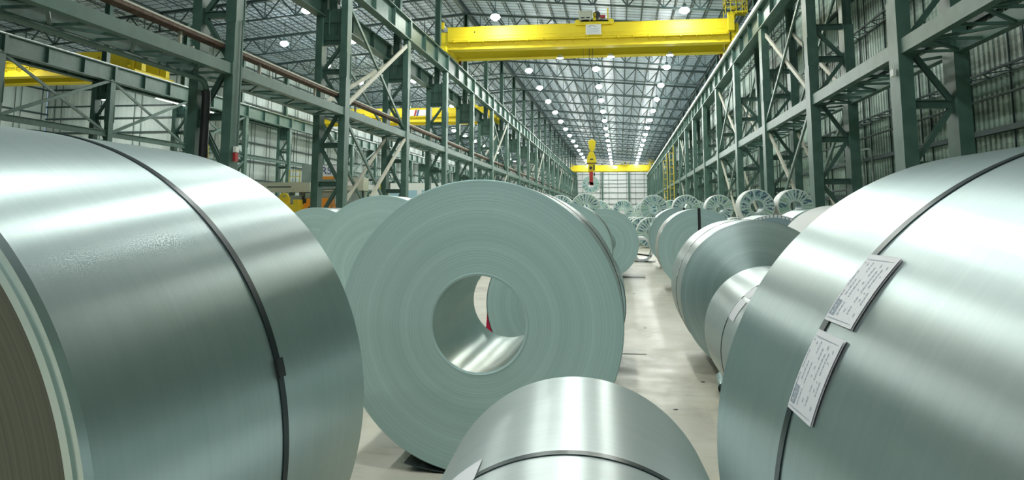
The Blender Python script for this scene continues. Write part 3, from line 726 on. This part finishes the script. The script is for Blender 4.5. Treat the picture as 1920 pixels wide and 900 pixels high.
def label_tag(root, R, a0, a1, y0, y1, nm_label, zc, rows=True):
    """printed coil ticket: y1 is the edge lying along the strap"""
    m = MB(); curved_patch(m, R, a0, a1, y0, y1, 12, 0, .005, .002); curved_patch(m, R, a0, a1, y1, y0, 12, 0, .003, .0)
    o = m.build('ticket', WHITEP, root, (0, 0, zc)); o['label'] = nm_label
    lo, hi = min(a0, a1), max(a0, a1); da = hi - lo; dy = y1 - y0
    P = lambda u, v: (lo + da * u, y0 + dy * v)         # u along the strap, v across
    m = MB()
    def bar(u0, u1, v0, v1, mi=0):
        aa, yy = P(u0, v0); ab, yb = P(u1, v1); curved_patch(m, R, aa, ab, yy, yb, 4, mi,   .006 + .002 * (1 - (v0 + v1) / 2))
    bar(.045, .052, .08, .92); bar(.915, .922, .08, .92)
    r2 = random.Random(3)
    for j, v in enumerate((.93, .80, .66, .50, .36, .24, .14)):
        u = .10
        if v in (.80, .24): u = .34
        while u < .88:
            L = r2.uniform(.015, .05)
            if r2.random() < (.85 if v in (.66, .93) else .5): bar(u, min(.88, u + L), v - .012, v + .012)
            u += L + .012
    m.build('printed_lines', INK, o)
    # boxed mark: an outlined rectangle with block lettering inside
    m = MB()
    for k in range(1): pass
    def bar2(u0, u1, v0, v1):
        aa, yy = P(u0, v0); ab, yb = P(u1, v1); curved_patch(m, R, aa, ab, yy, yb, 4, 0,  .0065 + .002 * (1 - (v0 + v1) / 2))
    U0, U1, V0, V1 = .09, .30, .76, .93
    bar2(U0, U1, V0, V0 + .02); bar2(U0, U1, V1 - .02, V1); bar2(U0, U0 + .008, V0, V1); bar2(U1 - .008, U1, V0, V1)
    # letters running up the ticket: W o r d  like blocks built from strokes
    u = U0 + .02
    for g in range(5):
        bar2(u, u + .007, V0 + .04, V1 - .04); bar2(u + .018, u + .025, V0 + .04, V1 - (.04 if g % 2 else .09)); bar2(u, u + .025, V0 + .04 + (.05 if g % 2 else .0), V0 + .06 + (.05 if g % 2 else 0)); u += .038
    m.build('boxed_mark', base('slate_ink', (.25, .33, .42), .7)[0], o)
    return o

cC = coil('big bare coil seen end-on in the middle of the picture', -.8813, 4.806, .8944, 4.806, 6.2122, .293, a=-.0046, edge=EDGE, sheet=SHEETB, strap=[(.55, .02)], seg=220)
m = MB(); m.add([(.30, -.01, .30), (.36, -.01, .2)], []); 
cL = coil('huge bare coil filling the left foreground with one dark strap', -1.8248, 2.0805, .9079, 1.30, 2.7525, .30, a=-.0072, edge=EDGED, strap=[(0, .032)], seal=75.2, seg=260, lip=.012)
cR = coil('huge bare coil filling the right foreground with two white tickets', 1.1884, 1.8341, .8752, .72, 2.518, .30, a=-.058, strap=[(0, .032)], seg=260)
label_tag(cR, .8752, -58.4, -46.9, -.155, .012, 'upper white printed ticket', .8752)
label_tag(cR, .8752, -71.8, -60.0, -.155, .012, 'lower white printed ticket', .8752)
cF = coil('small bare coil low in the foreground, cut off by the bottom edge', -.1292, 1.9866, .4886, 1.10, 2.9107, .2, a=-.047, sheet=SHEETB, strap=[(0, .032)], seg=200)
m = MB(); curved_patch(m, .4886, -48, -29, -.03, .13, 8, 0, .004); o = m.build('ticket', WHITEP, cF, (0, 0, .4886)); o['label'] = 'white ticket beside the strap'
# loose end of sheet with a scuffed hem on the small coil
cRB = coil('bare coil with brushed end face behind the small one on the right', 1.344, 7.96, .76, 7.96, 9.42, .27, edge=EDGEP, sheet=SHEETB, strap=[(.62, .02)], seg=160)
m = MB(); curved_patch(m, .76, -78, -66, .57, .64, 8, 0, .004); curved_patch(m, .76, -64, -52, .57, .64, 8, 0, .004); o = m.build('ticket', WHITEP, cRB, (0, 0, .76)); o['label'] = 'white ticket on the strap'
cRC = coil('small bare coil wedged behind the right foreground coil', 1.28, 5.96, .563, 5.0, 7.098, .2, sheet=SHEETB, strap=[(0, .02)], seg=160)
m = MB(); curved_patch(m, .563, -63, -46, -.26, -.01, 8, 0, .004); o = m.build('ticket', WHITEP, cRC, (0, 0, .563)); o['label'] = 'lower white ticket'
m = MB(); curved_patch(m, .563, -43, -32, -.24, -.01, 8, 0, .004); o = m.build('ticket', WHITEP, cRC, (0, 0, .563)); o['label'] = 'upper white ticket'
cLA = coil('bare coil end-on between the left foreground coil and the middle coil', -2.896, 9.141, .904, 9.141, 10.55, .30, strap=[(.7, .025)], sheet=SHEETB, seg=128)
cLB = coil('small-looking bare coil at the far left edge of the stack, with white wrap band', -5.2, 12.7, .85, 12.7, 14.2, .26, sheet=SHEETB, strap=[(.5, .02)], seg=128)
cC2a = coil('bare coil glimpsed through the eye of the middle coil', -.65, 7.75, .69, 7.75, 8.95, .22, strap=[(.012, .022)], seg=128)
cC2 = coil('bare coil peeking out just right of the middle coil', -1.054, 14.355, .908, 14.355, 15.75, .30, sheet=SHEETB, strap=[(.5, .02)], seg=128)
cC3 = coil('bare coil end-on farther back beside the aisle', -.415, 19.876, .873, 19.876, 21.4, .29, seg=128)
cC4 = coil('bare coil added directly behind the end-on aisle coil to darken its eye', -.62, 22.6, .84, 22.6, 24.0, .27, seg=96)  # extra coil put in so the eye in front of it looks dark
cRA = coil('bare coil right of the aisle with a black strap over its top', 1.63, 16.51, .858, 16.51, 17.95, .28, sheet=SHEETB, face_straps=(.0,), seg=128, band=(.45, 1.1))
cRA2 = coil('bare coil right of the aisle, farthest back of the strapped ones', 1.742, 23.46, .906, 23.46, 24.9, .28, face_straps=(.16,), seg=128)
cRD = coil('bare blue-grey coil with a white toothed edge ring', 2.68, 14.1, .79, 14.1, 15.5, .27, edge=edges('blue_strip_edges', (.30, .42, .48), (.42, .54, .60), .4, .7), sheet=SHEETB, seg=128)
m = MB()
for i in range(72):
    a0 = math.radians(i * 5); a1 = math.radians(i * 5 + 3.4)
    vs = []
    for a in (a0, a1):
        for rr_, yy in ((.79 - .05, -.012), (.796, -.012), (.796, .05)): vs.append((rr_ * math.sin(a), yy, rr_ * math.cos(a)))
    m.add(vs, [(0, 3, 4, 1), (1, 4, 5, 2)])
o = m.build('edge_protector', WHITEP, cRD, (0, 0, .79)); o['label'] = 'white toothed edge ring'
cRE = coil('plain grey-green coil behind the toothed-ring coil at right', 4.2, 17.2, .86, 17.2, 18.7, .27, seg=128)
cRF = coil('bare coil hidden low behind the right foreground coil', 3.4, 6.4, .7, 6.4, 7.8, .27, seg=128)
# thin-walled open coil on the floor in the aisle
cH = coil('small thin-walled open coil lying at the far end of the aisle', .70, 27.0, .42, 27.0, 28.0, .335, edge=WHITEP, sheet=SHEETB, seg=96)
m = MB(); m.lathe([(.33, .1), (.33, .2)], (0, 0, 0), 'Y', 40); m.beam((-.2, .02, -.15), (.33, .02, -.22), .04, .05); m.build('eye_strap', BLACK, cH, (0, 0, .42))

# pads the coils stand on, and small things on the floor
def pad(x, y, w, d, lb, z=.012):
    m = MB(); m.add([(-w / 2, -d / 2, .0), (w / 2, -d / 2, .0), (w / 2, d / 2, 0), (-w / 2, d / 2, 0), (-w / 2, -d / 2, z + .03), (w / 2, -d / 2, z), (w / 2, d / 2, z), (-w / 2, d / 2, z + .03)],
                    [(0, 3, 2, 1), (4, 5, 6, 7), (0, 1, 5, 4), (1, 2, 6, 5), (2, 3, 7, 6), (3, 0, 4, 7)])
    m.build('mat', RUBBER); o = COL.objects[-1] if False else None
def add_pad(x, y, w, d, label, rz=0, lift=.05, mat=RUBBER):
    """thin mat whose loose left edge curls slightly off the floor"""
    m = MB(); n = 8; vs = []
    for i in range(n + 1):
        u = i / n; h = .003 + lift * max(0, (1 - u * 2.2)) ** 2
        for yy in (-d / 2, d / 2): vs += [(-w / 2 + w * u, yy, h), (-w / 2 + w * u, yy, h + .006)]
    fs = []
    for i in range(n):
        b = 4 * i; fs += [(b + 1, b + 3, b + 7, b + 5), (b, b + 4, b + 6, b + 2), (b, b + 1, b + 5, b + 4), (b + 2, b + 6, b + 7, b + 3)]
    fs += [(0, 2, 3, 1), (4 * n, 4 * n + 1, 4 * n + 3, 4 * n + 2)]
    m.add(vs, fs); o = m.build('rubber_mat', mat, None, (x, y, 0)); o.rotation_euler = (0, 0, rz)
    return tag(o, label, 'mat')
add_pad(-.98, 5.45, .72, 1.3, 'dark green rubber mat poking out from under the middle coil')
add_pad(1.30, 7.3, .8, .35, 'dark mat end under the small coil at the right of the aisle', 0, .03)
add_pad(.15, 20.2, .9, .4, 'dark mat crossing the aisle beside the far end-on coil', 0, .0)
add_pad(.9, 27.0, .5, .3, 'dark mat beneath the open thin-walled coil', 0, .0)
m = MB(); m.tube([(0, 0, .05), (.02, .25, .052), (.04, .5, .05)], .05, 12, cap=False); m.tube([(0, 0, .05), (.02, .25, .052), (.04, .5, .05)], .043, 12, cap=False)
o = m.build('sheet_scrap', SHEET, None, (.88, 7.2, 0)); tag(o, 'curled scrap of sheet steel on the floor by the right coils', 'scrap')
m = MB(); m.add([(0, 0, 0), (.09, .03, 0), (.075, .02, .44), (.03, .0, .46), (0, .02, 0), (.09, .05, 0), (.075, .04, .44), (.03, .02, .46)], [(0, 1, 2, 3), (7, 6, 5, 4), (0, 4, 5, 1), (1, 5, 6, 2), (2, 6, 7, 3), (3, 7, 4, 0)])
o = m.build('red_cloth', REDC, None, (-1.63, 9.3, 0)); tag(o, 'crimson cloth strip standing on the floor, seen through the middle coil', 'cloth')

# ------------------------------------------------------------------ paper-wrapped coils
PW = [base('wrap_white', (.66, .79, .77), .45)[0], base('wrap_mint', (.33, .55, .46), .45)[0], base('wrap_aqua', (.38, .60, .61), .45)[0],
      base('wrap_navy_print', (.085, .17, .24), .5)[0], base('wrap_green_print', (.36, .57, .42), .5)[0], base('wrap_side_cream', (.80, .82, .79), .5)[0], base('wrap_blue_white', (.74, .80, .92), .4)[0]]
def wrapped_mesh(seed, R=.75, L=1.2, r=.25):
    """paper wrap pleated radially over the faces; every other pleat shows a band of print"""
    q = random.Random(seed); m = MB(); n = 72
    m.lathe([(R - .02, 0), (R, .04), (R, L - .04), (R - .02, L)], (0, 0, 0), 'Y', n, 5)
    m.lathe([(r, L), (r, 0)], (0, 0, 0), 'Y', n, 2)
    radii = [r, r + .05, r + .11, r + .17, r + .23, r + .29, r + .35, r + .41, R - .05, R - .02]
    for face in (0, 1):
        cols = []
        for k in range(n):
            g = k // 3; odd = k % 3
            if odd == 0: qs = (q.choice([1, 2, 2, 1]), q.choice([3, 3, 3, 4, None]), q.randint(2, 3), q.randint(5, 8))
            cols.append((0, None, 0, 0) if odd == 2 and q.random() < .85 else (qs[0] if q.random() < .8 else 0, qs[1] if odd == 0 or g % 2 else None, qs[2], qs[3]))
        for j in range(len(radii) - 1):
            for k in range(n):
                a0 = 2 * math.pi * k / n; a1 = 2 * math.pi * (k + 1) / n
                kind, pr, st, en = cols[k]; mi = kind
                if pr is not None and st <= j <= en and j < 8 and (j + k) % 4: mi = pr
                if j >= 8 or j == 0: mi = 0
                y = -.012 if k % 3 == 2 else .0
                ys = (y, y) if j not in (0, 8) else ((.0, y) if j == 0 else (y, .0))
                vs = []
                for rr_, yy in ((radii[j], ys[0]), (radii[j + 1], ys[1])):
                    for a in (a0, a1): vs.append((rr_ * math.cos(a), yy if face == 0 else L - yy, rr_ * math.sin(a)))
                m.add(vs, [(0, 1, 3, 2)] if face == 0 else [(0, 2, 3, 1)], mi)
    return m.mesh('wrapped_coil', PW)
WM = [wrapped_mesh(s, r=rr_) for s, rr_ in ((1, .25), (2, .29), (3, .22), (4, .25), (5, .27), (6, .24))]
wn = [0]
def wcoil(x, y, z, label, group=None, s=1.0, me=None):
    o = link('wrapped_coil', me or WM[wn[0] % len(WM)], None, (x, y, z)); wn[0] += 1
    o.scale = (s, s, s); o.rotation_euler = (0, rnd.randint(0, 3) * math.pi / 2, 0)
    return tag(o, label, 'wrapped coil', group)
T1, T2 = .75, 1.968
wcoil(-.0 + HX - .12, HY - .42, 4.02, 'paper-wrapped coil hanging in the air on the coil lifter', s=.93)
def row(y, xs, xt, nm, R=.75, zt=T2):
    for i, x in enumerate(xs): wcoil(x, y, R, 'paper-wrapped coil on the floor in the %s, %s from the left' % (nm, ORD[i]), 'floor coils of the ' + nm)
    for x, lb in xt: wcoil(x, y, zt, lb, 'upper coils of the ' + nm)
row(34.4, (4.98, 6.72, 8.2), ((5.85, 'large wrapped coil in the upper layer, second from the right wall'), (7.45, 'wrapped coil topmost at the right end, beside the right foreground coil')), 'right front row')
row(39.6, (-2.63, -.89), ((-1.76, 'large wrapped fan-like coil on top, just below the hanging one'),), 'row below the hanging coil')
wcoil(1.51, 38.5, .75, 'wrapped coil on the floor at the end of the aisle, dark-printed edge', 'wrapped coils by the aisle')
wcoil(1.48, 48.5, 1.05, 'wrapped coil at the head of the aisle under the big upper one', 'wrapped coils by the aisle') if False else wcoil(1.15, 41.0, .75, 'wrapped coil on the floor left of the aisle end, pale front', 'wrapped coils by the aisle')
row(43.1, (-4.2, -2.46, .97, 2.72, 4.47, 6.22), ((-3.33, 'white wrapped coil on top, just right of the middle coil rim'), (1.84, 'large wrapped coil in the upper layer straight beyond the aisle'),
    (3.6, 'wrapped coil in the upper layer, second right of the aisle'), (5.35, 'wrapped coil in the upper layer, third right of the aisle')), 'cross row beyond the aisle')
row(50.0, (-6.0, -4.3, -2.6, -.9, .8, 2.5, 4.2, 5.9), (), 'second cross row')
xs = [-9.3 + 1.73 * i for i in range(11)]
row(57.0, xs, [(x + .865, 'wrapped coil in the upper layer of the third cross row, %s from the left' % ORD[i]) for i, x in enumerate(xs[:-1])], 'third cross row')
row(68.0, xs, [(x + .865, 'wrapped coil in the upper layer of the fourth cross row, %s from the left' % ORD[i]) for i, x in enumerate(xs[:-1])], 'fourth cross row')
row(86.0, xs, [(x + .865, 'tiny wrapped coil in the upper layer of the farthest row, %s from the left' % ORD[i]) for i, x in enumerate(xs[:-1])], 'farthest row')
wcoil(3.2, 11.0, .86, 'white wrapped coil showing just above the right foreground coil rim', s=1.146, me=wrapped_mesh(11))

# ------------------------------------------------------------------ fittings on the columns and walls
m = MB(); pts = [(-15.15, 3.0, 6.75), (-15.15, 46.0, 6.75)]; m.tube(pts, .07, 10)
tag(m.build('pipe', GREEN), 'long pale green pipe running under the left tie beams', 'pipe')
m = MB()
arc = [(-14.15, 24.1 + .45 * math.sin(q * math.pi / 12), 6.2 - .45 * (1 - math.cos(q * math.pi / 12))) for q in range(7)]
m.tube([(-14.15, 14.9, 6.2)] + arc, .10, 14)
tag(m.build('pipe', GREEN), 'pale green pipe along the nearest left tie beams ending in an elbow', 'pipe')
m = MB(); m.tube([(-14.15, 24.50, 5.86), (-14.15, 24.55, 5.6), (-14.15, 24.52, 2.6), (-14.15, 24.55, .0)], .15, 14)
tag(m.build('downpipe', BLACK), 'fat black downpipe beside the nearest left column', 'pipe')
m = MB(); m.tube([(XA0 + .23, Y0 + .1, 8.5), (XA0 + .23, Y0 + .1, 3.9), (XA0 + .23, Y0 - .1, 3.72)], .03, 8)
tag(m.build('conduit', GREEN), 'thin grey conduit down the nearest left column', 'conduit')
t = thing('alarm_box', 'small white and red box on the nearest left column', 'box', (XA0 + .20, Y0, 3.75), 0)
m = MB(); m.box((0, -.12, .0), (.1, .12, .2)); m.build('cover', WHITE, t); m = MB(); m.box((0, -.11, -.32), (.09, .11, -.02)); m.build('body', RED, t)
t = thing('meter_box', 'small white box with rods on the nearest right column', 'box', (XR0 - .24, Y0 - .1, 6.0), 0)
m = MB(); m.box((-.08, -.14, -.1), (0, .14, .1)); m.build('cover', WHITE, t); m = MB()
for q in (-.07, .07): m.tube([(-.03, q, -.25), (-.03, q, .3)], .012, 6)
m.build('rod', WHITE, t)
for i, (y, z) in enumerate(((38.0, 4.75), (39.3, 4.5), (40.2, 4.25))):
    m = MB(); x = WR - .62; m.tube([(x, y, 0), (x, y, z - .35), (x, y + .12, z - .1), (x, y + .4, z), (x, y + 3.2, z + .05)], .05, 8)
    tag(m.build('conduit', GREYM), 'grey conduit bending along the right wall, %s of three' % ('nearest', 'middle', 'farthest')[i], 'conduit', 'bent wall conduits')
# tube lights under the outer-left runway
t = thing('tube_light', 'long white strip light under the dark runway girder at left', 'lamp', (XB0 - .35, 57.5, ZRUNL - 1.6), 0)
m = MB(); m.box((-.06, 0, -.03), (.06, 9.0, 0)); m.build('tube', TUBE, t); m = MB(); m.box((-.1, -.05, 0), (.1, 9.05, .08)); m.build('housing', WHITE, t)
# yellow access ladders far along the right row
for y, lb in ((123.0, 'yellow caged ladder far along the right column row, lower one'), (140.0, 'yellow caged ladder farthest along the right column row')):
    t = thing('access_ladder', lb, 'ladder', (XR0 - .35, y, 0), 0, 'yellow access ladders')
    m = MB()
    for q in (-.3, .3): m.beam((0, q, 0), (0, q, 12.6), .08, .08)
    m.build('stile', YELDK, t); m = MB()
    for i in range(40): m.beam((0, -.3, .3 + i * .31), (0, .3, .3 + i * .31), .05, .05)
    m.build('rung', YELDK, t); m = MB()
    for i in range(9): m.beam((-.6, -.35, 2.6 + i * 1.1), (-.6, .35, 2.6 + i * 1.1), .06, .06); m.beam((0, -.35, 2.6 + i * 1.1), (-.6, -.35, 2.6 + i * 1.1), .06, .06); m.beam((0, .35, 2.6 + i * 1.1), (-.6, .35, 2.6 + i * 1.1), .06, .06)
    m.beam((-.6, 0, 2.6), (-.6, 0, 11.4), .06, .06); m.build('cage', YELDK, t)

# ------------------------------------------------------------------ processing line in the left bay
def mach(name, label, cat, loc, parts, rz=0, group=None):
    t = thing(name, label, cat, loc, rz, group)
    for nm, mat, boxes in parts:
        m = MB()
        for b in boxes:
            if len(b) == 2: m.box(*b)
            else: m.beam(*b)
        m.build(nm, mat, t)
    return t
t = mach('machine_tower', 'grey machine housing in the left bay bearing a white lettered sign', 'machine', (-26.0, 65.0, 0),
     [('frame', GREYM, [((-3.4, .6, 0), (-3.0, 1.0, 4.5)), ((1.6, .6, 0), (2.0, 1.0, 4.5)), ((-3.4, .4, 3.9), (2.0, 3.0, 4.4)), ((-3.2, .6, 2.3), (1.8, .8, 2.6))]),
      ('upper_housing', GREYM, [((-2.2, .5, 4.4), (1.4, 2.8, 6.1))]),
      ('panel', BEIGE, [((-2.6, 1.0, .1), (.8, 2.6, 3.8))]),
      ('guard_rail', YELDK, [((-3.4, .45, 4.4), (-3.34, .5, 5.6)), ((-2.4, .45, 4.4), (-2.34, .5, 5.6)), ((-3.4, .45, 5.5), (-2.3, .5, 5.56)), ((-3.4, .45, 5.0), (-2.3, .5, 5.05))])])
m = MB(); m.box((-1.1, .42, 4.75), (1.1, .46, 6.0)); sb = m.build('sign_board', WHITEP, t); sb['label'] = 'white sign with navy letters over an orange stripe'
m = MB(); m.box((-1.1, .40, 4.78), (1.1, .42, 5.02)); m.build('stripe', ORANGE, sb)
text_mesh('lettering', 'RS', .95, INKD, sb, Matrix.Translation((.12, .41, 5.5)) @ Matrix.Rotation(math.pi / 2, 4, 'X'))
mach('roller_table', 'long beige machine beam on dark legs in the left bay', 'machine', (-29.8, 64.0, 0),
     [('beam', BEIGE, [((-2.0, 0, 3.6), (3.0, 1.2, 4.45))]), ('leg', DARK, [((-1.8, .3, 0), (-1.4, .9, 3.6)), ((2.4, .3, 0), (2.8, .9, 3.6))]), ('slot', DARK, [((-.9, -.02, 4.0), (1.3, 0, 4.1))]),
      ('roll', GREYM, [((-1.2, .1, 2.6), (2.2, 1.1, 3.3))])])
t = mach('coil_stand', 'yellow toothed coil stand at the left end of the machine line', 'machine', (-27.6, 61.5, 0),
     [('body', YELDK, [((-.8, 0, 0), (.9, 1.2, 2.5)), ((-.7, .1, 2.5), (-.3, 1.1, 3.1)), ((.4, .1, 2.5), (.8, 1.1, 2.9)), ((-1.6, .1, 2.3), (-.8, .2, 2.45)), ((-1.6, .1, 1.2), (-1.5, .2, 2.45))]), ('slot', BLACK, [((-.2, -.02, 1.6), (.1, 0, 1.9)), ((.4, -.02, 1.2), (.7, 0, 1.5)), ((-.6, -.02, 1.9), (-.35, 0, 2.2))])])
m = MB(); m.lathe([(.22, -.1), (.42, -.1), (.42, .1), (.22, .1), (.22, -.1)], (-.5, .3, 3.05), 'Y', 22); m.build('ring', YELDK, t)
t = mach('coil_stand', 'orange machine with dark openings beside the yellow stand', 'machine', (-25.4, 62.6, 0),
     [('body', ORANGE, [((-1.3, 0, 0), (1.1, 1.6, 2.6)), ((-1.1, .1, 2.6), (-.4, 1.4, 3.0)), ((.1, .1, 2.6), (.9, 1.4, 3.05))]), ('opening', BLACK, [((-.9, -.02, 1.8), (-.55, 0, 2.3)), ((-.1, -.02, 1.8), (.25, 0, 2.3)), ((.5, -.02, 1.5), (.8, 0, 2.0))]), ('duct', GREYM, [((-1.4, .5, 3.0), (1.2, 1.4, 3.5))])])
mach('control_cabinet', 'dark green cabinet with pale top box right of the lettered sign', 'cabinet', (-22.6, 62.0, 0),
     [('body', GREYM, [((-1.0, 0, 0), (1.2, 1.4, 3.6))]), ('top_box', BEIGE, [((-1.1, -.15, 3.65), (1.4, 1.2, 4.75))]), ('name_plate', WHITEP, [((-.2, -.18, 4.05), (.5, -.15, 4.4))]), ('leg', DARK, [((1.2, .1, 0), (1.35, .3, 3.7))])])
mach('machine_post', 'tall yellow machine post in the left bay', 'machine', (-20.3, 64.4, 0), [('post', YELLOW, [((-.3, 0, 0), (.35, .6, 4.5))]), ('cap', BLACK, [((.35, .05, 3.6), (.5, .5, 4.4))]), ('arm', ORANGE, [((-1.8, .1, 1.4), (-.3, .5, 2.3))])])
mach('pay_off_reel', 'orange machine hood low behind the left coils', 'machine', (-18.9, 55.0, 0), [('hood', ORANGE, [((-1.2, 0, 0), (.6, 1.6, 2.1)), ((-1.0, .2, 2.1), (.2, 1.4, 2.5))]), ('base', YELDK, [((.6, 0, 0), (1.4, 1.2, 1.9))])])
mach('office_booth', 'white office booth with windows farther along the left bay', 'booth', (-22.5, 84.0, 0), [('wall', WHITE, [((-3.5, 0, 0), (5.5, 3.5, 5.2))]), ('window', GLASSY, [((-3.2, -.04, 3.0), (-1.8, 0, 4.4)), ((-1.4, -.04, 3.0), (0, 0, 4.4)), ((.5, -.04, 3.0), (1.9, 0, 4.4)), ((2.4, -.04, 3.0), (4.9, 0, 4.4))]), ('railing', YELDK, [((-3.5, -.5, 1.9), (5.5, -.45, 2.0)), ((-3.5, -.5, 1.0), (5.5, -.45, 1.1))])])
mach('gantry_machine', 'pale machine frame beside the office booth in the left bay', 'machine', (-26.5, 76.0, 0), [('frame', WHITE, [((-2, 0, 0), (-1.6, .4, 4.6)), ((1.6, 0, 0), (2, .4, 4.6)), ((-2, 0, 4.2), (2, .4, 4.7)), ((-2, 0, 2.2), (2, .3, 2.5))]), ('motor', base('blue_motor', (.06, .14, .5), .4)[0], [((-1.2, -.1, 1.4), (.2, .7, 2.1))])])
mach('platform_stair', 'yellow stair platform behind the nearest left column', 'stairs', (-30.5, 52.0, 0), [('railing', YELDK, [((0, 0, i * .55), (.08, .08, i * .55 + 1.1)) for i in range(0, 12, 2)] + [((-.8, 0, i * 1.1), (.9, .06, i * 1.1 + .06)) for i in range(7)] + [((-.8, 0, 0), (-.74, .06, 7.5)), ((.84, 0, 0), (.9, .06, 7.5))]), ('platform', GREEN, [((-.8, 0, 3.2), (.9, 1.6, 3.3)), ((-.8, 0, 5.6), (.9, 1.6, 5.7))])])
